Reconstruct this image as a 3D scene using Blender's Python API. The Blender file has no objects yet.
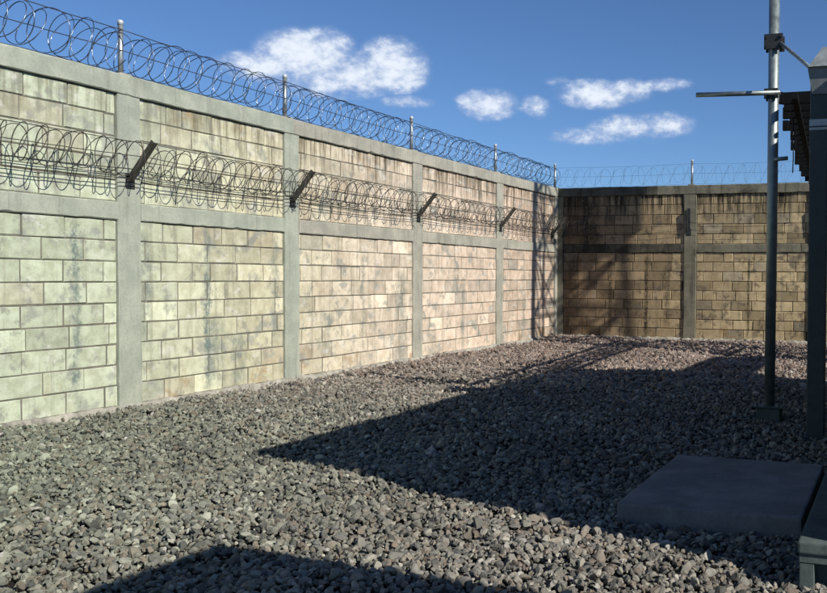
import bpy, math, random
import numpy as np
from mathutils import Vector, Matrix
random.seed(7); RNG = np.random.default_rng(7)
S = bpy.context.scene
COL = S.collection
YB = 17.26            # plane of the back wall; the left wall is the plane x = 0
H = 3.1               # wall height

# ------------------------------------------------------------------ materials
def mat(name):
    m = bpy.data.materials.new(name); m.use_nodes = True
    nt = m.node_tree; b = nt.nodes['Principled BSDF']
    return m, nt, b
def N(nt, t, **kw):
    n = nt.nodes.new(t)
    for k, v in kw.items():
        if k in n.inputs.keys() if isinstance(k, str) else False: n.inputs[k].default_value = v
        else: setattr(n, k, v)
    return n
def noise(nt, vec, scale, detail=4, rough=.55):
    n = nt.nodes.new('ShaderNodeTexNoise'); n.inputs['Scale'].default_value = scale
    n.inputs['Detail'].default_value = detail; n.inputs['Roughness'].default_value = rough
    nt.links.new(vec, n.inputs['Vector']); return n.outputs['Fac']
def mapping(nt, vec, scale=(1,1,1), loc=(0,0,0)):
    n = nt.nodes.new('ShaderNodeMapping'); n.inputs['Scale'].default_value = scale; n.inputs['Location'].default_value = loc
    nt.links.new(vec, n.inputs['Vector']); return n.outputs['Vector']
def math_(nt, op, a, b=None, clamp=False):
    n = nt.nodes.new('ShaderNodeMath'); n.operation = op; n.use_clamp = clamp
    for i, v in enumerate((a, b)):
        if v is None: continue
        if isinstance(v, (int, float)): n.inputs[i].default_value = v
        else: nt.links.new(v, n.inputs[i])
    return n.outputs[0]
def ramp(nt, fac, lo, hi, a=0., b=1.):
    n = nt.nodes.new('ShaderNodeMapRange'); n.interpolation_type = 'SMOOTHSTEP'
    n.inputs['From Min'].default_value = lo; n.inputs['From Max'].default_value = hi
    n.inputs['To Min'].default_value = a; n.inputs['To Max'].default_value = b
    nt.links.new(fac, n.inputs['Value']); return n.outputs['Result']
def mix(nt, fac, a, b, blend='MIX'):
    n = nt.nodes.new('ShaderNodeMix'); n.data_type = 'RGBA'; n.blend_type = blend
    for sock, v in ((n.inputs['Factor'], fac), (n.inputs[6], a), (n.inputs[7], b)):
        if isinstance(v, (int, float)): sock.default_value = v
        elif isinstance(v, tuple): sock.default_value = (*v, 1)
        else: nt.links.new(v, sock)
    return n.outputs[2]
def bump(nt, b, h, strength, dist=.01):
    n = nt.nodes.new('ShaderNodeBump'); n.inputs['Strength'].default_value = strength; n.inputs['Distance'].default_value = dist
    nt.links.new(h, n.inputs['Height']); nt.links.new(n.outputs[0], b.inputs['Normal'])
def objco(nt):
    return nt.nodes.new('ShaderNodeTexCoord').outputs['Object']

def block_material(name, axis, stain_shadow_lines, back=False):
    m, nt, b = mat(name); co = objco(nt)
    at = nt.nodes.new('ShaderNodeAttribute'); at.attribute_name = 'tone'
    sep = nt.nodes.new('ShaderNodeSeparateXYZ'); nt.links.new(co, sep.inputs[0])
    A = sep.outputs['Y' if axis == 1 else 'X']; Z = sep.outputs['Z']
    c = at.outputs['Color']
    n1 = noise(nt, co, 9, 6, .65); c = mix(nt, ramp(nt, n1, .32, .7, 0, .7), c, mix(nt, 1., c, (.62,.60,.55), 'MULTIPLY'))
    # grainy face of the concrete blocks
    n2 = noise(nt, co, 120, 3, .7); c = mix(nt, ramp(nt, n2, .45, .72, 0, .35), c, mix(nt, 1., c, (.55,.53,.5), 'MULTIPLY'))
    # cement smears
    n3 = noise(nt, mapping(nt, co, (1,1,1.3)), 2.6, 5, .62)
    c = mix(nt, ramp(nt, n3, .55, .65, 0, .68), c, (.27,.28,.25) if not back else (.13,.11,.085))
    # rusty orange blotches high and low
    n4 = noise(nt, mapping(nt, co, (1,1,1), (4.2,7.7,1.3)), 3.1, 4, .6)
    hz = math_(nt, 'MAXIMUM', ramp(nt, Z, 2.55, 2.9), ramp(nt, Z, .5, .15))
    c = mix(nt, math_(nt, 'MULTIPLY', ramp(nt, n4, .54, .68, 0, .6), hz), c, (.30,.17,.06))
    # dark mould streaks hanging under the top beam
    st = noise(nt, mapping(nt, co, (9,9,.55)), 1.6, 5, .7)
    top = ramp(nt, math_(nt, 'ADD', Z, math_(nt, 'MULTIPLY', math_(nt, 'SUBTRACT', st, .5), 1.6)), 2.45 if not back else 2.25, 3.05)
    far = ramp(nt, A, 6.0, 11, .5, .92) if not back else .98
    c = mix(nt, math_(nt, 'MULTIPLY', math_(nt, 'MULTIPLY', top, ramp(nt, st, .36, .6)), far), c, (.085,.062,.036) if not back else (.028,.022,.015))
    # faint streaks all over
    nw = noise(nt, mapping(nt, co, (1,1,1.6), (7,2,4)), 4.2, 6, .68)
    c = mix(nt, ramp(nt, nw, .56, .68, 0, .55 if not back else .25), c, (.66,.65,.58) if not back else (.42,.38,.28))
    nd = noise(nt, mapping(nt, co, (1.3,1.3,1), (1,8,6)), 5.5, 6, .7)
    c = mix(nt, ramp(nt, nd, .54, .66, 0, .7), c, (.24,.24,.205) if not back else (.09,.07,.05))
    st2 = noise(nt, mapping(nt, co, (7,7,.35), (3,1,9)), 1.7, 4, .6)
    c = mix(nt, ramp(nt, st2, .53, .72, 0, .42), c, (.15,.135,.11))
    # dark lines: seepage over grouted cells, plus a shadow line painted on the back wall
    wob = math_(nt, 'MULTIPLY', math_(nt, 'SUBTRACT', noise(nt, mapping(nt, co, (1,1,1)), 3.3, 4, .6), .5), .22 if not back else .05)
    wn = ramp(nt, noise(nt, mapping(nt, co, (1,1,1), (9,3,1)), 3.6, 5, .7), .30, .50, .25, 1.)
    w2 = math_(nt, 'MULTIPLY', math_(nt, 'SUBTRACT', noise(nt, co, 17, 5, .7), .5), .16 if not back else .04)
    wob = math_(nt, 'ADD', wob, w2)
    spk = ramp(nt, noise(nt, mapping(nt, co, (1,1,.6), (4,4,4)), 24, 5, .75), .40, .58, .35, 1.)
    wn = math_(nt, 'MULTIPLY', wn, spk)
    for (yc, w, strength, z0, z1) in stain_shadow_lines:
        d = math_(nt, 'ABSOLUTE', math_(nt, 'SUBTRACT', math_(nt, 'ADD', A, wob), yc))
        f = ramp(nt, d, w, w*.25, 0, strength)
        f = math_(nt, 'MULTIPLY', f, wn)
        f = math_(nt, 'MULTIPLY', f, ramp(nt, Z, z1, z1-.15)); f = math_(nt, 'MULTIPLY', f, ramp(nt, Z, z0-.1, z0+.1))
        c = mix(nt, f, c, (.13,.17,.16) if not back else (.035,.03,.02))
    nt.links.new(c, b.inputs['Base Color']); b.inputs['Roughness'].default_value = .95; b.inputs['Specular IOR Level'].default_value = .15
    hgt = math_(nt, 'ADD', math_(nt, 'MULTIPLY', n2, .5), n1)
    bump(nt, b, hgt, .55, .006)
    return m
M_BL_L = block_material('block_left', 1, [(5.98,.05,.9,.05,1.8),(7.50,.06,.85,.1,1.8),(7.62,.22,.55,.1,.9),(7.95,.16,.6,.1,.7),(6.72,.1,.55,.6,1.75),
         (8.56,.09,.5,.5,1.75),(10.3,.05,.5,.3,1.7),(11.25,.2,.6,.1,1.4),(13.15,.05,.55,.1,1.3),(9.5,.2,.4,.3,.9),(15.6,.1,.5,.2,1.7)])
M_BL_B = block_material('block_back', 0, [(1.15,.06,.7,.1,1.7),(4.0,.035,.95,.1,1.75),(1.92,.06,.95,.1,1.75),(.35,.18,.7,.9,1.8),(.7,.3,.8,1.9,2.9),(2.35,.1,.6,.3,1.5)], True)  # holds the mast leg's thin shadow, painted dark, and a dark upper patch

def concrete(name, c1, c2, dark=(.10,.10,.085), grime=.5, rough=.9, streak=True):
    m, nt, b = mat(name); co = objco(nt)
    n1 = noise(nt, co, 3.5, 6, .65); c = mix(nt, ramp(nt, n1, .35, .68), c1, c2)
    n2 = noise(nt, co, 45, 4, .7); c = mix(nt, ramp(nt, n2, .42, .75, 0, .35), c, dark)
    if streak:
        s = noise(nt, mapping(nt, co, (8,8,.5)), 1.5, 5, .7); c = mix(nt, ramp(nt, s, .5, .72, 0, grime), c, dark)
    h = noise(nt, mapping(nt, co, (1,1,1), (5,5,5)), 1.4, 5, .6); c = mix(nt, ramp(nt, h, .55, .7, 0, grime*.7), c, dark)
    nt.links.new(c, b.inputs['Base Color']); b.inputs['Roughness'].default_value = rough; b.inputs['Specular IOR Level'].default_value = .2
    bump(nt, b, math_(nt, 'ADD', n1, math_(nt, 'MULTIPLY', n2, .6)), .5, .006)
    return m
M_CONC_G = concrete('concrete_greenish', (.30,.325,.265), (.40,.42,.34), (.17,.18,.15), .45)
M_CONC = concrete('concrete_grey', (.30,.295,.245), (.41,.39,.32), (.15,.14,.115), .5)
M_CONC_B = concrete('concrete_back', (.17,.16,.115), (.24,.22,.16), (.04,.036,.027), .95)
M_CONC_D = concrete('concrete_back_dark', (.05,.046,.035), (.13,.12,.09), (.02,.018,.014), .9)  # darker beam tone for the left end of the back wall
M_PAD = concrete('concrete_pad', (.16,.16,.165), (.24,.24,.24), (.09,.09,.09), .8, .85, False)
M_PLINTH = concrete('concrete_plinth', (.075,.095,.088), (.115,.14,.13), (.04,.05,.05), .5)
M_MORTAR = concrete('mortar', (.13,.125,.10), (.22,.205,.165), (.07,.068,.055), .5)
M_MORTAR_B = concrete('mortar_back', (.05,.042,.03), (.09,.075,.055), (.03,.025,.02), .5)
M_FOOT = concrete('cement_fillet', (.26,.25,.21), (.44,.41,.345), (.12,.11,.095), .9)

def metal(name, col, rough=.45, metallic=.9, rust=0., rustc=(.09,.045,.02)):
    m, nt, b = mat(name); co = objco(nt)
    n1 = noise(nt, co, 14, 5, .65); n2 = noise(nt, mapping(nt, co, (1,1,.25)), 30, 4, .6)
    c = mix(nt, ramp(nt, n1, .3, .7), tuple(v*.72 for v in col), col)
    c = mix(nt, ramp(nt, n2, .58-.2*rust, .72, 0, min(1, .25+rust)), c, rustc)
    nt.links.new(c, b.inputs['Base Color']); b.inputs['Metallic'].default_value = metallic
    r = ramp(nt, n1, .3, .7, rough-.08, rough+.12); nt.links.new(r, b.inputs['Roughness'])
    bump(nt, b, n2, .15, .002)
    return m
M_GALV = metal('galvanised', (.42,.45,.45), .42, .75)
M_PIPE = metal('scaffold_pipe', (.30,.34,.33), .45, .7, .1)
M_DARK = metal('dark_steel', (.035,.04,.04), .6, .3, .2, (.03,.02,.015))
M_BLACK = metal('black_steel', (.010,.011,.012), .8, 0., 0, (.010,.010,.010)); M_BLACK.node_tree.nodes['Principled BSDF'].inputs['Specular IOR Level'].default_value = .08
M_DARKG = metal('painted_post', (.07,.085,.08), .5, .2, .1, (.03,.03,.025))
M_ARM = metal('rusty_angle', (.10,.10,.085), .6, .4, .5, (.08,.05,.03))
M_RAZOR = metal('razor_tape', (.22,.27,.34), .3, .85, 0)
M_RAZORD = metal('razor_tape_weathered', (.09,.085,.075), .5, .6, .4)
M_STRAP = metal('pale_strap', (.55,.58,.6), .5, .2)
M_HOOD = metal('hood_grey', (.28,.31,.31), .55, .2)
M_CAB = metal('cabin_paint', (.30,.30,.28), .6, 0.)
M_PLATE = metal('plate_paint', (.6,.6,.58), .5, 0.)  # coat of the added shadow plate

def gravel_mat():
    m, nt, b = mat('gravel_stone'); co = objco(nt)
    at = nt.nodes.new('ShaderNodeAttribute'); at.attribute_name = 'tone'
    n1 = noise(nt, co, 160, 4, .7); c = mix(nt, ramp(nt, n1, .35, .7, 0, .5), at.outputs['Color'], mix(nt, 1., at.outputs['Color'], (.5,.5,.5), 'MULTIPLY'))
    nt.links.new(c, b.inputs['Base Color']); b.inputs['Roughness'].default_value = .95; b.inputs['Specular IOR Level'].default_value = .1
    bump(nt, b, n1, .5, .004); return m
M_STONE = gravel_mat()
def ground_mat():
    m, nt, b = mat('ground_soil'); co = objco(nt)
    v = nt.nodes.new('ShaderNodeTexVoronoi'); v.inputs['Scale'].default_value = 26; nt.links.new(co, v.inputs['Vector'])
    n1 = noise(nt, co, 6, 6, .7); c = mix(nt, ramp(nt, n1, .3, .7), (.026,.024,.022), (.05,.046,.042))
    c = mix(nt, ramp(nt, v.outputs['Distance'], .1, .6, 0, .7), c, (.018,.017,.016))
    nt.links.new(c, b.inputs['Base Color']); b.inputs['Roughness'].default_value = 1; b.inputs['Specular IOR Level'].default_value = .05
    bump(nt, b, v.outputs['Distance'], .8, .02); return m
M_GROUND = ground_mat()

# ------------------------------------------------------------------ mesh tools
class MB:
    def __init__(s): s.v = []; s.f = []; s.sm = []
    def add(s, vs, fs, smooth=False):
        o = len(s.v); s.v += [tuple(p) for p in vs]; s.f += [tuple(i+o for i in f) for f in fs]; s.sm += [smooth]*len(fs); return s
    def box(s, x0, x1, y0, y1, z0, z1, bev=0.):
        if bev <= 0:
            vs = [(x,y,z) for z in (z0,z1) for y in (y0,y1) for x in (x0,x1)]
            return s.add(vs, [(0,2,3,1),(4,5,7,6),(0,1,5,4),(2,6,7,3),(0,4,6,2),(1,3,7,5)])
        import bmesh
        bm = bmesh.new(); bmesh.ops.create_cube(bm, size=1)
        for v in bm.verts: v.co = Vector(((x0+x1)/2+v.co.x*(x1-x0), (y0+y1)/2+v.co.y*(y1-y0), (z0+z1)/2+v.co.z*(z1-z0)))
        bmesh.ops.bevel(bm, geom=list(bm.edges), offset=bev, segments=2, affect='EDGES', profile=.6)
        bm.verts.index_update(); s.add([v.co[:] for v in bm.verts], [[v.index for v in f.verts] for f in bm.faces]); bm.free(); return s
    def tube(s, pts, r, n=10, cap=True, smooth=True):
        pts = [Vector(p) for p in pts]; rs = r if isinstance(r, (list, tuple)) else [r]*len(pts)
        t = (pts[1]-pts[0]).normalized(); up = Vector((0,0,1)) if abs(t.z) < .9 else Vector((1,0,0))
        a = t.cross(up).normalized(); vs = []
        for i, p in enumerate(pts):
            d = (pts[min(i+1,len(pts)-1)]-pts[max(i-1,0)]).normalized()
            a = (a - d*a.dot(d)).normalized(); b = d.cross(a)
            for k in range(n):
                th = 2*math.pi*k/n; vs.append((p + (a*math.cos(th)+b*math.sin(th))*rs[i])[:])
        fs = [(i*n+k, i*n+(k+1)%n, (i+1)*n+(k+1)%n, (i+1)*n+k) for i in range(len(pts)-1) for k in range(n)]
        s.add(vs, fs, smooth)
        if cap:
            o = len(s.v)-len(vs)
            s.f += [tuple(o+k for k in reversed(range(n))), tuple(o+(len(pts)-1)*n+k for k in range(n))]; s.sm += [False, False]
        return s
    def bar(s, a, b, w, h, up=(0,0,1)):
        a = Vector(a); b = Vector(b); d = (b-a).normalized(); u = Vector(up)
        if abs(d.dot(u)) > .98: u = Vector((1,0,0))
        sd = d.cross(u).normalized()*(w/2); u = sd.cross(d).normalized()*(h/2)
        vs = [(p+sx*sd+sz*u)[:] for p in (a,b) for sz in (-1,1) for sx in (-1,1)]
        return s.add(vs, [(0,2,3,1),(4,5,7,6),(0,1,5,4),(2,6,7,3),(0,4,6,2),(1,3,7,5)])
    def angle(s, a, b, w, t=.006, dir1=(1,0,0), dir2=(0,1,0)):
        a = Vector(a); b = Vector(b); d1 = Vector(dir1); d2 = Vector(dir2)
        s.add([(p+q)[:] for p in (a,b) for q in (Vector(), d1*w, d1*w+d2*t, d1*t+d2*t, d1*t+d2*w, d2*w)],
              [(i,(i+1)%6,6+(i+1)%6,6+i) for i in range(6)]+[(5,4,3,2,1,0),(6,7,8,9,10,11)]); return s
    def build(s, name, m, parent=None):
        me = bpy.data.meshes.new(name); me.from_pydata(s.v, [], s.f); me.update()
        me.polygons.foreach_set('use_smooth', s.sm); me.materials.append(m)
        import bmesh
        bm = bmesh.new(); bm.from_mesh(me); bmesh.ops.recalc_face_normals(bm, faces=bm.faces); bm.to_mesh(me); bm.free()
        return link(name, me, parent)
def link(name, me, parent=None):
    o = bpy.data.objects.new(name, me); COL.objects.link(o)
    if parent is not None:
        o.parent = parent
        q = parent; off = Vector()
        while q is not None: off += q.location; q = q.parent
        o.location = -off
    return o
def thing(name, label, cat, loc, group=None):
    o = bpy.data.objects.new(name, None); COL.objects.link(o); o.location = loc; o.empty_display_size = .2
    o['label'] = label; o['category'] = cat
    if group: o['group'] = group
    return o
def tag(o, label=None, cat=None, group=None, kind=None):
    if label: o['label'] = label
    if cat: o['category'] = cat
    if group: o['group'] = group
    if kind: o['kind'] = kind
    return o

# ------------------------------------------------------------------ walls
def lerp(a, b, t): return tuple(x+(y-x)*t for x, y in zip(a, b))
def tint_left(y):
    keys = [(4.,(.46,.52,.39)),(6.4,(.51,.55,.41)),(8.3,(.58,.55,.39)),(10.3,(.69,.60,.47)),(13.,(.70,.57,.45)),(17.,(.56,.43,.33))]
    if y <= keys[0][0]: return keys[0][1]
    for (a, ca), (b, cb) in zip(keys, keys[1:]):
        if y <= b: return lerp(ca, cb, (y-a)/(b-a))
    return keys[-1][1]
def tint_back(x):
    return lerp((.22,.145,.088), (.60,.475,.28), min(1, max(0, x/4.0)))  # left end darker: corner shade painted into the block tone
def panel(name, side, a0, a1, z0, z1, courses, parent, mtl, start=0, block=.4):
    """blocks laid in running bond between a0..a1; side 0 = left wall, 1 = back wall. one mesh"""
    rnd = random.Random(hash((round(a0,2), round(z0,2), side)) & 0xffff)
    V = []; F = []; C = []
    P = (lambda a, d, z: (-d, a, z)) if side == 0 else (lambda a, d, z: (a, YB+d, z))
    h = (z1-z0)/courses; j = .011
    for r in range(courses):
        za = z0+r*h+j/2; zb = z0+(r+1)*h-j/2
        x = a0 - (block/2 if (r+start) % 2 else .0) - rnd.uniform(0,.02) - (.12 if side == 0 else .06)
        while x < a1:
            L = block*rnd.uniform(.97,1.03)
            if rnd.random() < .07: L = block*rnd.choice((.5,.62,.7))
            b0 = max(x+j/2, a0+.004); b1 = min(x+L-j/2, a1-.004); x += L
            if b1-b0 < .03: continue
            d = .024+rnd.uniform(-.004,.005); e = .006*rnd.uniform(.6,1.5); dz = rnd.uniform(-.002,.002)
            o = len(V); w = [rnd.uniform(-.0025,.0025) for _ in range(8)]
            tl = rnd.uniform(-.003,.003)
            outer = [(b0+w[0],za+w[1]),(b1+w[2],za+w[3]),(b1+w[4],zb+w[5]),(b0+w[6],zb+w[7])]
            cx = (b0+b1)/2; cz = (za+zb)/2
            for a, z in outer: V.append(P(a, .05, z))
            for a, z in outer: V.append(P(a, d+e, z))
            for a, z in outer:
                V.append(P(a+(e if a < cx else -e), d+tl*(a-cx)*5, z+(e if z < cz else -e)))
            F += [(o+8,o+9,o+10,o+11)]
            for k in range(4):
                k2 = (k+1) % 4; F += [(o+k,o+k2,o+4+k2,o+4+k),(o+4+k,o+4+k2,o+8+k2,o+8+k)]
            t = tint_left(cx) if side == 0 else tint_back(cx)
            g = rnd.gauss(1, .10); q = rnd.random()
            c = tuple(v*g for v in t)
            if q < .05: c = lerp(c, (.30,.30,.26), .4)
            elif q < .13: c = lerp(c, (.45,.34,.24), .3)
            elif q < .32: c = tuple(v*1.13 for v in c)
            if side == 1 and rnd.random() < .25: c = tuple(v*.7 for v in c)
            C += [(*c, 1)]*12
    me = bpy.data.meshes.new(name); me.from_pydata(V, [], F); me.update()
    at = me.color_attributes.new('tone', 'FLOAT_COLOR', 'POINT'); at.data.foreach_set('color', np.array(C, dtype=np.float32).ravel())
    me.materials.append(mtl)
    o = link(name, me, parent)
    m = MB()
    if side == 0: m.box(-.14, -.0325, a0, a1, z0, z1)
    else: m.box(a0, a1, YB+.034, YB+.14, z0, z1)
    m.build('mortar', M_MORTAR if side == 0 else M_MORTAR_B, o)
    return o

def cast(m, x0, x1, y0, y1, z0, z1, amp=.0035, ch=.008):
    """cast concrete member with slightly wavy, chipped arrises"""
    L = (x1-x0, y1-y0, z1-z0); ax = L.index(max(L)); lo = (x0,y0,z0); hi = (x1,y1,z1)
    o = [i for i in range(3) if i != ax]; n = max(2, int(L[ax]/.07)); rnd = random.Random(int((x0*7+y0*13+z0*29)*100))
    a0, a1 = lo[o[0]], hi[o[0]]; b0, b1 = lo[o[1]], hi[o[1]]; vs = []
    cur = [0]*4
    for i in range(n+1):
        cur = [.75*c+rnd.uniform(-1,1)*amp*.6 for c in cur]; chs = [ch*rnd.uniform(.5,1.5)*(2.2 if rnd.random() < .05 else 1) for _ in range(4)]
        A0, A1, B0, B1 = a0-cur[0], a1+cur[1]*.4, b0+cur[2], b1+cur[3]
        for p, q in ((A0+chs[0],B0),(A1-chs[1],B0),(A1,B0+chs[1]),(A1,B1-chs[2]),(A1-chs[2],B1),(A0+chs[3],B1),(A0,B1-chs[3]),(A0,B0+chs[0])):
            v = [0,0,0]; v[ax] = lo[ax]+L[ax]*i/n; v[o[0]] = p; v[o[1]] = q; vs.append(tuple(v))
    fs = [(i*8+k, i*8+(k+1)%8, (i+1)*8+(k+1)%8, (i+1)*8+k) for i in range(n) for k in range(8)]
    fs += [tuple(range(7,-1,-1)), tuple(n*8+k for k in range(8))]
    m.add(vs, fs)

left = thing('block_wall', 'long sunlit wall of cream concrete blocks in grey columns and beams along the left side', 'wall', (0, 9, 0))
back = thing('block_wall', 'darker brown concrete block wall closing the far end of the yard', 'wall', (5, YB, 0))
cols = [-4.9, -2.05, .8, 3.66, 6.523, 8.827, 11.673, 14.495]
W2 = .128
Z0, ZM0, ZM1, ZT0 = .05, 1.765, 1.93, 2.92
def wob_box(m, x0, x1, y0, y1, z0, z1): m.box(x0, x1, y0, y1, z0, z1, .008)
for i, c in enumerate(cols):
    m = MB(); cast(m, -.15, .003, c-W2, c+W2, -.2, ZT0-.002); m.build('column', M_CONC_G if i < 6 else M_CONC, left)
m = MB(); m.box(-.148, .004, YB-.13, YB+.15, -.2, ZT0-.002, .008); m.build('column', M_CONC, left)
edges = cols + [YB-.13+W2]
for i in range(len(cols)):
    a0 = cols[i]+W2; a1 = edges[i+1]-W2
    panel('lower_block_panel', 0, a0, a1, Z0, ZM0, 9, left, M_BL_L, i % 2)
    panel('upper_block_panel', 0, a0, a1, ZM1, ZT0, 5, left, M_BL_L, (i+1) % 2)
    m = MB(); cast(m, -.15, 0.0, a0+.001, a1-.001, ZM0, ZM1); m.build('middle_beam', M_CONC_G if i < 5 else M_CONC, left)
for a, b, mm in ((-6, 8.827, M_CONC_G), (8.829, YB+.15, M_CONC)):
    m = MB(); cast(m, -.155, .012, a, b, ZT0, H); m.build('top_beam', mm, left)
# lumpy cement fillet along the foot
def fillet(name, side, a0, a1, parent, mm):
    V = []; n = int((a1-a0)/.06); rnd = random.Random(5+side)
    for i in range(n+1):
        a = a0+(a1-a0)*i/n; w = .035+rnd.uniform(-.012,.014); h = .05+rnd.uniform(-.012,.012)
        for d, z in ((.04,h+.012),(-.004,h+.008),(-w*.6,h*.8),(-w,h*.3),(-w-.02,-.05)):
            V.append((-d, a, z) if side == 0 else (a, YB+d, z))
    F = [(i*5+k, i*5+k+1, i*5+k+6, i*5+k+5) for i in range(n) for k in range(4)]
    m = MB(); m.add(V, F, False); return m.build(name, mm, parent)
fillet('footing', 0, -6, YB-.14, left, M_FOOT)
fillet('footing', 1, .04, 12, back, M_FOOT)
# back wall
bcols = [2.828, 5.28, 8.1, 10.9]
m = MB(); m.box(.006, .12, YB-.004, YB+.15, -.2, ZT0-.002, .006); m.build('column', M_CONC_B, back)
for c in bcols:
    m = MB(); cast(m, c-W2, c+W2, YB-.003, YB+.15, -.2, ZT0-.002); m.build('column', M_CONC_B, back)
be = [.12-W2]+bcols
for i in range(4):
    a0 = be[i]+W2; a1 = be[i+1]-W2
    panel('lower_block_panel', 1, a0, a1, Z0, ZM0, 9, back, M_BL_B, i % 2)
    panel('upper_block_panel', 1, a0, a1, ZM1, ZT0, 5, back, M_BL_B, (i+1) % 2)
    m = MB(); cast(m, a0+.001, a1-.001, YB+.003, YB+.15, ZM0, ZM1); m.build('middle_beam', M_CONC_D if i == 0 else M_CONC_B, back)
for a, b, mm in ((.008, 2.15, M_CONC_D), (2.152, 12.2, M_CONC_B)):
    m = MB(); cast(m, a, b, YB-.012, YB+.155, ZT0, H-.002); m.build('top_beam', mm, back)

# ------------------------------------------------------------------ razor wire
def helix_points(a0, a1, pitch, r, ctr, side, seg=26, seed=0, squash=1., hand=1):
    rnd = random.Random(seed); pts = []; n = int((a1-a0)/pitch); ph = rnd.random()*6
    offs = [(rnd.uniform(-.03,.03), rnd.uniform(-.03,.022), rnd.uniform(.86,1.08), rnd.uniform(-.06,.06)) for _ in range(n+2)]
    for i in range(n*seg+1):
        t = i/seg; k = int(t); f = t-k; o = lerp(offs[k], offs[k+1], f)
        th = (2*math.pi*t+ph)*hand; rr = r*o[2]
        a = a0+pitch*t+o[3]+.04*math.sin(th)     # loops lean, as clipped concertina does
        d = ctr[0]+o[0]+rr*math.cos(th)*squash; z = ctr[1]+o[1]+rr*math.sin(th)
        pts.append((d, a, z) if side == 0 else (a, YB-d, z))
    return pts
def add_barbs(m, pts, every, size, rnd):
    for i in range(1, len(pts)-1, every):
        p = Vector(pts[i]); t = (Vector(pts[i+1])-p).normalized()
        u = t.cross(Vector((rnd.uniform(-1,1), rnd.uniform(-1,1), rnd.uniform(-1,1)))).normalized(); v = t.cross(u)
        for q in (u, -u):
            m.add([(p-t*size*.5)[:], (p+q*size*.34+t*size*.8)[:], (p+t*size*.1+v*.0012)[:], (p+q*size*.34-t*size*.8)[:], (p+t*size*.5)[:]],
                  [(0,1,2),(2,3,4),(0,2,4)])
def coil(name, mtl, parent, *args, wire=.0022, barb=.016, every=3, **kw):
    m = MB()
    for hand in (1, -1):                       # concertina: two crossing windings clipped to each other
        kw['hand'] = hand; kw['seed'] = kw.get('seed', 0)+hand*7+200
        pts = helix_points(*args, **kw)
        m.tube(pts, wire, 4, False, True)
        add_barbs(m, pts, every, barb, random.Random(3))
    return m.build(name, mtl, parent)
def strand(parent, mtl, P0, P1, n, sag, seed, r=.0022):
    rnd = random.Random(seed); pts = []
    for i in range(n+1):
        t = i/n; p = Vector(P0).lerp(Vector(P1), t); p.z -= sag*4*t*(1-t); p.z += rnd.uniform(-.002,.002); pts.append(p[:])
    m = MB(); m.tube(pts, r, 5, True, True)
    add_barbs(m, pts, 1, .012, rnd)
    return m.build('wire_strand', mtl, parent)
posts_y = [3.6, 6.5, 8.79, 11.6, 14.43, YB+.01]
top_fence = thing('razor_wire_fence', 'razor wire coil on short galvanised posts along the top of the left wall', 'razor wire', (-.07, 9, H))
def fence_post(parent, x, y, s=1):
    m = MB(); m.tube([(x,y,H-.05),(x+.002,y,3.57)], .024, 12); o = m.build('post', M_GALV, parent)
    m = MB(); m.tube([(x+.002,y,3.565),(x+.002,y,3.6),(x+.002,y,3.612)], [.026,.026,.02], 12); m.build('post_cap', M_STRAP, o)
    m = MB(); m.box(x-.07, x+.07, y-.07, y+.07, H-.001, H+.018, .008); m.build('mortar_pad', M_FOOT, o)
for y in posts_y: fence_post(top_fence, -.07, y)
for i, (a, b) in enumerate(zip(posts_y, posts_y[1:])):
    coil('razor_coil', M_RAZOR, top_fence, a, b, .22, .195, (.07-.14, 3.32), 0, seed=10+i, wire=.0042, barb=.024, every=2)
    for k, z in enumerate((3.52, 3.33, 3.125)):
        strand(top_fence, M_RAZORD if k < 2 else M_RAZOR, (-.07+.024, a, z), (-.07+.024, b, z), max(6, int((b-a)/.11)), .012, 30+i*3+k, .0042)
back_fence = thing('razor_wire_fence', 'thin razor wire on short posts along the top of the far wall', 'razor wire', (5, YB+.07, H))
bx = [-.07, 2.84, 5.3, 8.1]
for x in bx[1:]: fence_post(back_fence, x, YB+.07)
for i, (a, b) in enumerate(zip(bx, bx[1:])):
    coil('razor_coil', M_RAZORD, back_fence, a+.03, b, .26, .175, (-.07, 3.31), 1, seed=50+i, wire=.0015, barb=.010)
    for k, z in enumerate((3.53, 3.34, 3.13)):
        strand(back_fence, M_RAZORD, (a, YB+.046, z), (b, YB+.046, z), max(6, int((b-a)/.13)), .02, 60+i*3+k, .0018)
low_fence = thing('razor_wire_fence', 'dark razor wire coil on slanting steel arms across the upper panels of the left wall', 'razor wire', (.15, 9, 2.1))
arm_y = [3.62, 6.523, 8.827, 11.673, 14.495, 16.98]
for y in arm_y:
    m = MB()
    d = Vector((.30, 0, .345)).normalized(); nrm = Vector((-d.z, 0, d.x))
    m.angle((.006,y-.02,2.115), (.31,y-.02,2.47), .045, .006, nrm[:], (0,1,0)); a = m.build('bracket_arm', M_ARM, low_fence)
    m = MB(); m.box(.003, .011, y-.05, y+.05, 2.06, 2.20, .002)
    for dz in (2.08, 2.18): m.tube([(.008,y-.03,dz),(.022,y-.03,dz)], .009, 6)
    m.build('base_plate', M_DARK, a)
sp = [(.29,2.455),(.20,2.345),(.10,2.235),(.13,2.17),(.05,2.15)]
for i, (a, b) in enumerate(zip(arm_y, arm_y[1:])):
    coil('razor_coil', M_RAZORD, low_fence, a, b, .19, .158, (.19, 2.315), 0, seed=80+i, wire=.004, barb=.02, every=2, squash=.75)
    for k, (d, z) in enumerate(sp):
        strand(low_fence, M_RAZORD, (d, a, z), (d, b, z), max(6, int((b-a)/.11)), .012+.012*(k % 3), 90+i*5+k, .0038)
low_back = thing('razor_wire_fence', 'sparse barbed strands on arms halfway up the upper panels of the far wall', 'razor wire', (3, YB-.15, 2.1))
ax = [.16, 2.80, 5.28]
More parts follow.
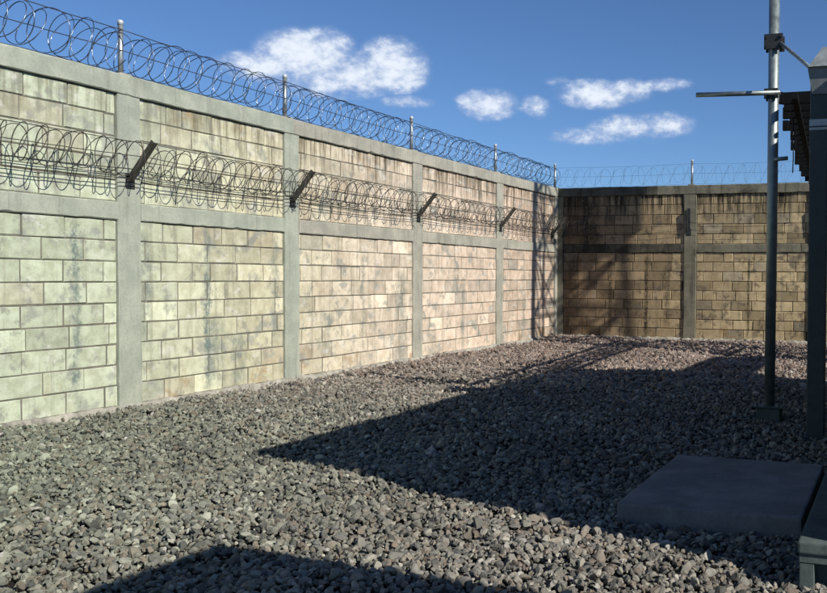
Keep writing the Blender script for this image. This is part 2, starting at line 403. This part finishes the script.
for x in ax:
    m = MB(); d = Vector((0,-.30,.345)).normalized(); nrm = Vector((0,d.z,-d.y))
    if x > 1: m.angle((x-.02,YB-.005,2.18), (x-.02,YB-.02,2.64), .05, .007, (1,0,0), (0,-1,0))
    else: m.angle((x,YB-.15,2.06), (x+.22,YB-.35,2.40), .045, .006, (0,-1,0), (0,0,1))
    a = m.build('bracket_arm', M_DARK, low_back)
    m = MB(); m.box(x-.05, x+.05, YB-.012, YB-.004, 2.10, 2.24, .002); m.build('base_plate', M_DARK, a)
for i, (a, b) in enumerate(zip(ax, ax[1:])):
    for k, (d, z) in enumerate(((.1,2.55),(.07,2.36),(.05,2.2))):
        strand(low_back, M_RAZORD, (a, YB-d, z), (b, YB-d, z), 20, .04, 140+i*4+k, .002)
coil('razor_coil', M_RAZORD, low_back, .12, .75, .09, .16, (.2,2.25), 1, seed=77, wire=.003, barb=.014)

# ------------------------------------------------------------------ ground and gravel
def gh(x, y):
    return .014*np.sin(x*1.7+.6)*np.cos(y*1.1) + .010*np.sin(x*4.1+y*2.7) + .007*np.sin(y*5.3-x*3.2) + .02*np.exp(-((y-YB+.5)/.6)**2) + np.exp(-np.abs(x)/.09)*(.02+.02*np.sin(y*3.1)+.012*np.sin(y*9.7+1))
m = MB(); R = 400
xs = [-R,-60,-12,-3]+list(np.linspace(-.5,12,60))+[20,60,R]; ys = [-R,-60,-12]+list(np.linspace(-5,YB+.1,100))+[20,30,80,R]
V = []
for y in ys:
    for x in xs:
        z = gh(x, y)-.024 if (0 < x < 11.5 and -4.5 < y < YB) else -.03
        V.append((x, y, z))
nx = len(xs)
m.add(V, [(j*nx+i, j*nx+i+1, (j+1)*nx+i+1, (j+1)*nx+i) for j in range(len(ys)-1) for i in range(nx-1)], True)
tag(m.build('ground', M_GROUND), kind='structure')

def ico(sub):
    import bmesh
    bm = bmesh.new(); bmesh.ops.create_icosphere(bm, subdivisions=sub, radius=1)
    v = np.array([w.co[:] for w in bm.verts]); bm.verts.index_update(); f = np.array([[w.index for w in q.verts] for q in bm.faces]); bm.free(); return v, f
def stones(name, pos, rad, sub, label=None):
    v0, f0 = ico(sub); nt_ = 40; T = []
    for k in range(nt_):
        v = v0.copy()
        # crushed rock: cut by random planes
        for _ in range(7):
            n = RNG.normal(size=3); n /= np.linalg.norm(n); d = RNG.uniform(.3,.72)
            s = v@n; over = s > d; v[over] -= np.outer(s[over]-d, n)
        v += RNG.normal(size=v.shape)*.035; v *= 1.22
        v *= np.array([RNG.uniform(.8,1.35), RNG.uniform(.7,1.1), RNG.uniform(.55,.9)]); T.append(v)
    T = np.array(T); n = len(pos); idx = RNG.integers(0, nt_, n); base = T[idx]
    q = RNG.normal(size=(n,4)); q[:,1:3] *= .45; q /= np.linalg.norm(q, axis=1)[:,None]
    w, x, y, z = q[:,3], q[:,1], q[:,2], q[:,0]
    Rm = np.stack([np.stack([1-2*(y*y+z*z),2*(x*y-z*w),2*(x*z+y*w)],-1),np.stack([2*(x*y+z*w),1-2*(x*x+z*z),2*(y*z-x*w)],-1),np.stack([2*(x*z-y*w),2*(y*z+x*w),1-2*(x*x+y*y)],-1)],1)
    P = np.einsum('nij,nkj->nki', Rm, base)*rad[:,None,None] + pos[:,None,:]
    nv = v0.shape[0]; Fc = (f0[None]+np.arange(n)[:,None,None]*nv).reshape(-1,3)
    me = bpy.data.meshes.new(name)
    me.vertices.add(n*nv); me.vertices.foreach_set('co', P.astype(np.float32).ravel())
    me.loops.add(Fc.size); me.loops.foreach_set('vertex_index', Fc.astype(np.int32).ravel())
    me.polygons.add(len(Fc)); me.polygons.foreach_set('loop_start', np.arange(0, Fc.size, 3, dtype=np.int32))
    me.update(calc_edges=True); me.validate()
    me.polygons.foreach_set('use_smooth', np.zeros(len(Fc), dtype=bool))
    # colour of each stone
    t = RNG.random(n); c = np.empty((n,3)); pal = np.array([(.21,.20,.18),(.26,.245,.215),(.16,.153,.145),(.235,.205,.175),(.36,.34,.30),(.20,.165,.14),(.10,.098,.094)])
    pal = pal*np.array([1.07,1.06,1.0])
    c = pal[RNG.choice(7, n, p=[.25,.22,.17,.14,.06,.08,.08])]*RNG.normal(1,.13,(n,1)).clip(.6,1.4)
    c *= (1+.22*np.sin(pos[:,0]*2.3+pos[:,1]*1.1)*np.sin(pos[:,1]*1.9-pos[:,0]*.8)*.6)[:,None]
    wg = (np.clip((8.5-pos[:,1])/5,0,1)*np.clip((5-pos[:,0])/4,0,1))[:,None]
    wp = np.clip((pos[:,1]-7.5)/5,0,1)[:,None]
    c = c*(1-wg) + c*np.array([.82,.99,.86])*wg; c = c*(1-wp) + c*np.array([1.10,.95,.95])*wp
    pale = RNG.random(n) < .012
    for (ax0, ay0, sx0, sy0) in ((3.55,5.75,.33,.08),(5.72,4.07,.14,.05),(6.05,3.98,.12,.05)):  # sun spots leaking into the shade, painted as clusters of pale stones
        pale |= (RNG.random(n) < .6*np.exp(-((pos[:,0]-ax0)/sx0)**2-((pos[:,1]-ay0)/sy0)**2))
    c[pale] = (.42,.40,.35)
    col = np.repeat(np.concatenate([c, np.ones((n,1))], 1), nv, 0).astype(np.float32)
    at = me.color_attributes.new('tone', 'FLOAT_COLOR', 'POINT'); at.data.foreach_set('color', col.ravel())
    me.materials.append(M_STONE); return link(name, me)
def scatter(x0, x1, y0, y1, sp, ok, lift):
    nx_ = int((x1-x0)/sp); ny_ = int((y1-y0)/(sp*.92)); X, Y = np.meshgrid(x0+(np.arange(nx_)+.5)*sp, y0+(np.arange(ny_)+.5)*sp*.92)
    X = X + (np.arange(ny_)[:,None] % 2)*sp*.5 + RNG.uniform(-.42,.42,X.shape)*sp; Y = Y + RNG.uniform(-.42,.42,Y.shape)*sp
    X = X.ravel(); Y = Y.ravel(); k = ok(X, Y); X = X[k]; Y = Y[k]
    Z = gh(X, Y) + RNG.uniform(-lift, lift, len(X)); return np.stack([X,Y,Z],1)
def inyard(X, Y):
    k = (X > .022) & (Y < YB-.03)
    for (a,b,c,d) in ((5.47,6.39,4.4,5.7),(5.67,5.89,7.75,7.98)): k &= ~((X>a)&(X<b)&(Y>c)&(Y<d))
    k &= X < 6.86-.04*Y+1.3
    k &= ~((X > 6.75) & (Y > 4.0) & (Y < 9.7))
    return k
near = scatter(0, 8, 1.8, 5.6, .0238, lambda X,Y: inyard(X,Y) & (X > .35*(5-Y)) & (RNG.random(X.shape) < .84), .017)
mid = scatter(0, 7.5, 5.6, 9.5, .031, lambda X,Y: inyard(X,Y) & (RNG.random(X.shape) < .84), .018)
farp = scatter(0, 7.5, 9.5, YB, .041, lambda X,Y: inyard(X,Y) & (RNG.random(X.shape) < .84), .02)
rad = lambda n, a: (a*RNG.lognormal(0,.36,n)).clip(a*.4, a*2.1)
allp = np.concatenate([mid, farp]); rr = np.concatenate([rad(len(mid), .017), rad(len(farp), .0225)])
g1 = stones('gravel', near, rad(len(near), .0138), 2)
tag(g1, 'crushed grey gravel covering the near part of the yard', 'gravel', kind='stuff')
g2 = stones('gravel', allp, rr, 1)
tag(g2, 'crushed grey and reddish gravel covering the yard up to the far wall', 'gravel', kind='stuff')

# ------------------------------------------------------------------ concrete pad and raised slab
m = MB(); m.box(5.455, 6.41, 4.385, 5.715, -.1, .1, .012); pad = m.build('concrete_pad', M_PAD)
tag(pad, 'low flat square concrete pad lying in shade on the gravel', 'concrete pad')
plinth = thing('raised_platform', 'raised concrete slab edge with a short leg at the bottom right corner', 'platform', (8, 6.7, 0))
m = MB(); m.box(6.47, 9.6, 3.655, 9.95, .15, .2, .009); m.build('slab', M_PLINTH, plinth)
m = MB(); m.box(6.475, 9.59, 3.665, 3.74, .112, .149, .003); m.build('edge_beam', M_PLINTH, plinth)
for x in (6.476, 8.0, 9.5):
    for y in (3.668, 9.868):
        m = MB(); m.box(x, x+.06, y, y+.07, -.15, .111, .004); m.build('leg', M_PLINTH, plinth)
m = MB(); m.box(6.50, 9.57, 3.745, 9.86, -.12, .149); m.build('base_wall', M_PLINTH, plinth)
cabin = thing('equipment_cabin', 'plain equipment cabin standing on the raised slab beyond the right edge, throwing the large shadow', 'cabin', (8, 6.8, .2))
m = MB(); m.box(6.64, 9.38, 3.68, 9.88, .2, 2.97, .01); m.build('wall', M_CAB, cabin)
m = MB(); m.box(6.62, 9.4, 3.66, 9.93, 2.972, 3.07, .01); m.build('roof', M_CAB, cabin)
m = MB(); m.box(7.5, 8.4, 3.65, 3.678, .25, 2.3, .005); d_ = m.build('door', M_DARKG, cabin)
m = MB(); m.bar((7.58,3.64,1.2), (7.58,3.64,1.35), .02, .02); m.build('handle', M_GALV, d_)
can = thing('entrance_canopy', 'flat steel canopy on posts behind the camera throwing the near shadow', 'canopy', (7.33, 2.09, 0))
can.rotation_euler.z = -.085
m = MB(); m.box(7.505, 10.2, -3.5, 2.09, 2.5, 2.6, .005); m.build('roof', M_CAB, can)
m = MB(); m.box(7.33, 7.462, -3.5, 2.09, 2.52, 2.6, .01); gt = m.build('gutter', M_GALV, can)
for y in (2.0, 1.2, .1, -1.2, -2.4):
    m = MB(); m.box(7.462, 7.505, y, y+.05, 2.53, 2.55); m.build('gutter_bracket', M_GALV, gt)
for x, y in ((7.6,1.9),(10.0,1.9),(7.6,-3.3),(10.0,-3.3)):
    m = MB(); m.box(x, x+.08, y, y+.08, 0, 2.5, .004); m.build('post', M_DARKG, can)

# ------------------------------------------------------------------ pole, post, ice bridge
PX, PY = 5.757, 7.87
pole = thing('scaffold_pole', 'tall galvanised pipe pole with clamps rising past the top of the picture', 'pole', (PX, PY, .15))
m = MB(); m.tube([(PX,PY,.15),(PX+.004,PY,2.0),(PX+.002,PY,3.96)], .047, 24); m.build('pipe', M_PIPE, pole)
m = MB(); m.box(PX-.105, PX+.105, PY-.105, PY+.105, -.1, .132, .012); m.build('concrete_footing', M_PLINTH, pole)
m = MB(); m.box(PX-.125, PX+.125, PY-.12, PY+.12, .134, .15, .003)
for sx in (-1,1):
    for sy in (-1,1): m.tube([(PX+sx*.095,PY+sy*.09,.15),(PX+sx*.095,PY+sy*.09,.18)], .01, 6, smooth=False)
m.build('base_plate', M_DARKG, pole)
def clamp(x, y, z, w, h, parent):
    m = MB()
    m.box(x-w, x+w, y-.066, y-.05, z-h, z+h, .003); m.box(x-w, x+w, y+.05, y+.066, z-h, z+h, .003)
    for s in (-1, 1):
        for zz in (z-h*.6, z+h*.6):
            m.tube([(x+s*(w-.017), y-.085, zz), (x+s*(w-.017), y+.085, zz)], .008, 6, smooth=False)
            m.tube([(x+s*(w-.017), y-.08, zz), (x+s*(w-.017), y-.066, zz)], .015, 6, smooth=False)
    for k in (-.5, .5):
        c = [(x+.056*math.cos(t), y+.056*math.sin(t), z+h*k) for t in np.linspace(0, 2*math.pi, 17)]
        m.tube(c, .007, 6, False)
    return m.build('clamp', M_DARK, parent)
clamp(PX+.006, PY, 3.335, .082, .066, pole)
clamp(PX-.01, PY, 2.885, .06, .045, pole)
m = MB(); m.tube([(5.083,PY-.07,2.905),(5.83,PY-.075,2.885)], .021, 14); cb = m.build('cross_bar', M_PIPE, pole)
m = MB(); m.tube([(PX+.02,PY-.06,2.31),(5.90,PY-.06,2.318)], .018, 12); m.build('stub_bar', M_PIPE, pole)
m = MB(); m.tube([(PX+.05,PY-.03,3.335),(6.20,7.25,2.90)], .016, 10); m.build('brace', M_PIPE, pole)

post = thing('steel_post', 'thick dark square post with a flared grey head at the right edge', 'post', (6.22, 7.2, 0))
QX, QY = 6.221, 7.2
m = MB(); m.box(QX-.069, QX+.069, QY-.069, QY+.069, -.1, 2.86, .008); m.build('column', M_DARKG, post)
def frus(m, c, w0, w1, z0, z1):
    vs = [(c[0]+sx*w, c[1]+sy*w, z) for w, z in ((w0,z0),(w1,z1)) for sx, sy in ((-1,-1),(1,-1),(1,1),(-1,1))]
    m.add(vs, [(3,2,1,0),(4,5,6,7)]+[(k,(k+1)%4,4+(k+1)%4,4+k) for k in range(4)])
m = MB(); frus(m, (QX+.03,QY), .083, .115, 2.72, 2.90); frus(m, (QX+.03,QY), .115, .115, 2.90, 2.92); frus(m, (QX+.065,QY), .148, .045, 2.92, 3.09)
m.build('flared_head', M_HOOD, post)
m = MB(); m.box(QX-.073, QX+.073, QY-.074, QY+.074, 2.44, 2.525, .004); m.build('strap', M_STRAP, post)
m = MB(); m.box(QX-.075, QX+.075, QY-.076, QY+.076, 2.462, 2.472, .001); m.build('strap_band', M_DARK, post)
m = MB(); m.box(QX-.12, QX+.12, QY-.12, QY+.12, -.06, .03, .003)
for sx in (-1,1):
    for sy in (-1,1): m.tube([(QX+sx*.095,QY+sy*.095,.03),(QX+sx*.095,QY+sy*.095,.06)], .012, 6, smooth=False)
m.build('base_plate', M_DARKG, post)

br = thing('ice_bridge', 'dark ladder of steel slats running overhead beside the pole toward the far wall', 'cable bridge', (6, 11, 2.85))
def bx_(Y): return 5.875 - .088*(Y-7.6) + .0025*(Y-7.6)**2
m = MB(); m.bar((bx_(7.6)+.10,7.6,2.815), (bx_(15.0)+.10,15.0,2.815), .05, .06); m.build('rail', M_BLACK, br)
m = MB(); m.bar((bx_(7.6)+.72,7.6,2.815), (bx_(15.0)+.72,15.0,2.815), .05, .06); m.build('rail', M_BLACK, br)
Y = 7.99; k = 0
rnd = random.Random(4)
sl0 = None
while Y < 15.0:
    x = bx_(Y)+(-.015,.045,.01,.07)[k % 4]+rnd.uniform(-.015,.015)
    m = MB(); m.bar((x,Y,2.87), (x+.86,Y,2.87), .05, .10, (0,0,1)); s_ = m.build('slat', M_BLACK, br)
    m = MB(); m.box(x-.05, x+.012, Y-.03, Y+.03, 2.825-.004*(k%3), 2.925, .004); m.build('end_cap', M_BLACK, s_)
    Y += .36; k += 1
m = MB()
for q in range(4):
    pts = [(bx_(y)+.26+q*.1+.01*math.sin(y*2+q), y, 2.775-.015*math.cos(y*6.28/2)) for y in np.linspace(7.7,14.9,50)]
    m.tube(pts, .022, 8)
m.build('cable_bundle', M_BLACK, br)
m = MB(); m.tube([(5.83,8.75,2.85),(5.835,8.76,2.45),(5.83,8.77,2.3)], .006, 6); m.build('hanging_rod', M_DARK, br)
for yy in (14.9,):
    m = MB(); m.box(bx_(yy)+.4, bx_(yy)+.46, yy, yy+.06, -.1, 2.79, .004); m.build('support_leg', M_DARKG, br)
cb2 = thing('cable_bridge', 'covered cable bridge between the cabin and the mast beyond the right edge', 'cable bridge', (8.4, 11.3, 2.9))
m = MB(); m.box(8.0, 8.88, 9.95, 12.6, 2.88, 2.93, .005); m.build('cover', M_GALV, cb2)
m = MB(); m.box(8.02, 8.06, 9.95, 12.6, 2.82, 2.879); m.box(8.82, 8.86, 9.95, 12.6, 2.82, 2.879); m.build('rail', M_GALV, cb2)
for x in (8.03, 8.81):
    m = MB(); m.tube([(x,12.4,-.1),(x,12.4,2.82)], .035, 12); m.build('leg', M_GALV, cb2)

# lattice mast beyond the right edge, its shade falls on the far left corner
tw = thing('lattice_mast', 'galvanised lattice mast beyond the right edge throwing its shade on the far corner', 'mast', (8.4, 13.75, 0))
HT = 15.; TC = (8.45, 13.78)
def leg_at(sx, sy, z):
    w = .78-.3*z/HT; return Vector((TC[0]+sx*w, TC[1]+sy*w, z))
for sx, sy in ((-1,-1),(1,-1),(1,1),(-1,1)):
    m = MB(); m.tube([leg_at(sx,sy,-.2), leg_at(sx,sy,HT)], .05, 12); m.build('leg', M_GALV, tw)
cs = [(-1,-1),(1,-1),(1,1),(-1,1)]
zz = 0.2
while zz < HT-1:
    for k in range(4):
        a, b = cs[k], cs[(k+1) % 4]
        m = MB(); m.bar(leg_at(*a,zz), leg_at(*b,zz+1.2), .045, .045); m.bar(leg_at(*b,zz), leg_at(*a,zz+1.2), .045, .045)
        m.bar(leg_at(*a,zz), leg_at(*b,zz), .045, .045); m.build('bracing', M_GALV, tw)
    zz += 1.2
m = MB(); m.bar((8.1,14.58,6.95), (8.1,14.58,8.7), .66, .16, (-.936,.351,0)); m.build('shadow_plate', M_PLATE, tw)  # added unseen plate, shaped to shade the upper left of the back wall
m = MB(); m.bar((8.25,14.46,6.6), (8.25,14.46,9.0), .07, .07); m.build('plate_pipe', M_GALV, tw)  # mount of the added plate
m = MB()
for q in range(6):
    m.tube([(7.62+.09*q,13.05+.02*q,0),(7.62+.09*q,13.06,4),(7.7+.07*q,13.2,HT-2)], .02, 6)
m.build('feeder_cable', M_DARK, tw)

# ------------------------------------------------------------------ light and sky
EL = math.radians(34.4); AZ = (.936, -.351)         # towards the sun
to_sun = Vector((AZ[0]*math.cos(EL), AZ[1]*math.cos(EL), math.sin(EL)))
sun = bpy.data.lights.new('sun', 'SUN'); sun.energy = 5.0; sun.angle = math.radians(.53); sun.color = (1, .955, .87)
so = bpy.data.objects.new('sun', sun); COL.objects.link(so); so.rotation_euler = to_sun.to_track_quat('Z', 'Y').to_euler(); so.location = (12,-5,12)
W = bpy.data.worlds.new('World'); S.world = W; W.use_nodes = True; nt = W.node_tree
bg = nt.nodes['Background']; sky = nt.nodes.new('ShaderNodeTexSky'); sky.sky_type = 'NISHITA'; sky.sun_disc = False
sky.sun_elevation = EL; sky.sun_rotation = math.atan2(AZ[0], AZ[1]); sky.altitude = 1500; sky.air_density = 1.0; sky.dust_density = .45; sky.ozone_density = 4
SKY_STR = .074
# clouds: soft patches of direction on the sky, far away
co = nt.nodes.new('ShaderNodeTexCoord').outputs['Generated']
warp = nt.nodes.new('ShaderNodeTexNoise'); warp.inputs['Scale'].default_value = 30; warp.inputs['Detail'].default_value = 7; warp.inputs['Roughness'].default_value = .6
nt.links.new(co, warp.inputs['Vector'])
fine = noise(nt, mapping(nt, co, (1,1,1.8)), 17, 9, .62)
fine2 = noise(nt, mapping(nt, co, (1,1,1.5), (2,5,1)), 70, 6, .6)
tot = None
def cloud(az, el, ra, re, amp):
    global tot
    a = math.radians(az); e = math.radians(el)
    c = Vector((math.sin(a)*math.cos(e), math.cos(a)*math.cos(e), math.sin(e))); r = Vector((math.cos(a), -math.sin(a), 0)); u = r.cross(c)
    def dot(v, k):
        n = nt.nodes.new('ShaderNodeVectorMath'); n.operation = 'DOT_PRODUCT'; nt.links.new(co, n.inputs[0]); n.inputs[1].default_value = v; return math_(nt, 'MULTIPLY', n.outputs['Value'], k)
    x = dot(r, 1/math.radians(ra)); y = dot(u, 1/math.radians(re)); fr = dot(c, 1.)
    d = math_(nt, 'SQRT', math_(nt, 'ADD', math_(nt, 'MULTIPLY', x, x), math_(nt, 'MULTIPLY', y, y)))
    m_ = math_(nt, 'MULTIPLY', math_(nt, 'SUBTRACT', 1.25, d), amp)
    m_ = math_(nt, 'MULTIPLY', m_, math_(nt, 'GREATER_THAN', fr, 0))
    m_ = math_(nt, 'MAXIMUM', m_, 0.)
    tot = m_ if tot is None else math_(nt, 'MAXIMUM', tot, m_)
CLOUDS = [(-39.4,12.1,2.6,.9,.9),(-37.3,12.8,2.6,1.6,1.05),(-35.9,13.0,1.9,1.6,1.),(-34.2,12.0,2.8,1.4,1.),(-32.0,12.7,2.2,1.7,1.05),
 (-35.6,11.4,4.2,1.0,.7),(-31.2,10.65,2.0,.45,.55),(-26.1,10.7,1.9,1.0,1.),(-27.4,10.9,.9,.5,.6),(-23.1,10.65,1.1,.8,.6),(-24.4,10.5,1.5,.35,.35),(-19.4,11.5,2.6,.95,1.),(-17.2,11.75,1.6,.8,.75),(-14.8,12.1,1.9,.5,.6),
 (-16.8,9.4,3.2,.95,.7),(-14.8,9.6,2.0,.9,.65),(-19.6,8.9,3.0,.65,.5),(-21.6,12.2,1.2,.4,.35)]
for c in CLOUDS: cloud(*c)
f = math_(nt, 'ADD', tot, math_(nt, 'MULTIPLY', math_(nt, 'SUBTRACT', fine, .5), 1.25)); f = math_(nt, 'ADD', f, math_(nt, 'MULTIPLY', math_(nt, 'SUBTRACT', fine2, .5), .85))
f = math_(nt, 'MULTIPLY', f, ramp(nt, tot, .0, .35))
mask = ramp(nt, f, -.03, .85, 0, .95)
core = ramp(nt, math_(nt, 'ADD', f, math_(nt, 'MULTIPLY', math_(nt, 'SUBTRACT', fine2, .5), 1.8)), .1, 1.3)
CS = 1/SKY_STR
ccol = mix(nt, core, (.36*CS,.46*CS,.68*CS), (.78*CS,.84*CS,.92*CS))
tint = mix(nt, 1., sky.outputs['Color'], (.84,1.04,1.27), 'MULTIPLY')
fin = mix(nt, mask, tint, ccol); nt.links.new(fin, bg.inputs['Color']); bg.inputs['Strength'].default_value = SKY_STR

# ------------------------------------------------------------------ camera
f_, px, py, yaw, pitch, roll, cx, cz = 887.168, 625.232, 301.496, .3018, .0284, .0073, 6.8603, 1.2815
cam = bpy.data.cameras.new('camera'); cam.sensor_fit = 'HORIZONTAL'; cam.sensor_width = 36; cam.lens = f_/827*36
cam.shift_x = (413.5-px)/827; cam.shift_y = (py-296.5)/827; cam.clip_start = .05; cam.clip_end = 2000
sy, cy = math.sin(yaw), math.cos(yaw); sp_, cp = math.sin(pitch), math.cos(pitch); sr, cr = math.sin(roll), math.cos(roll)
r0 = Vector((cy, sy, 0)); f0 = Vector((-sy*cp, cy*cp, -sp_)); u0 = Vector((-sy*sp_, cy*sp_, cp))
Rv = r0*cr+u0*sr; Uv = u0*cr-r0*sr
co_ = bpy.data.objects.new('camera', cam); COL.objects.link(co_)
Mx = Matrix((Rv, Uv, -f0)).transposed().to_4x4(); Mx.translation = (cx, 0, cz); co_.matrix_world = Mx
S.camera = co_
S.render.engine = 'CYCLES'
S.view_settings.view_transform = 'Standard'; S.view_settings.look = 'None'; S.view_settings.gamma = 1; S.view_settings.exposure = .15
S.view_settings.use_curve_mapping = False
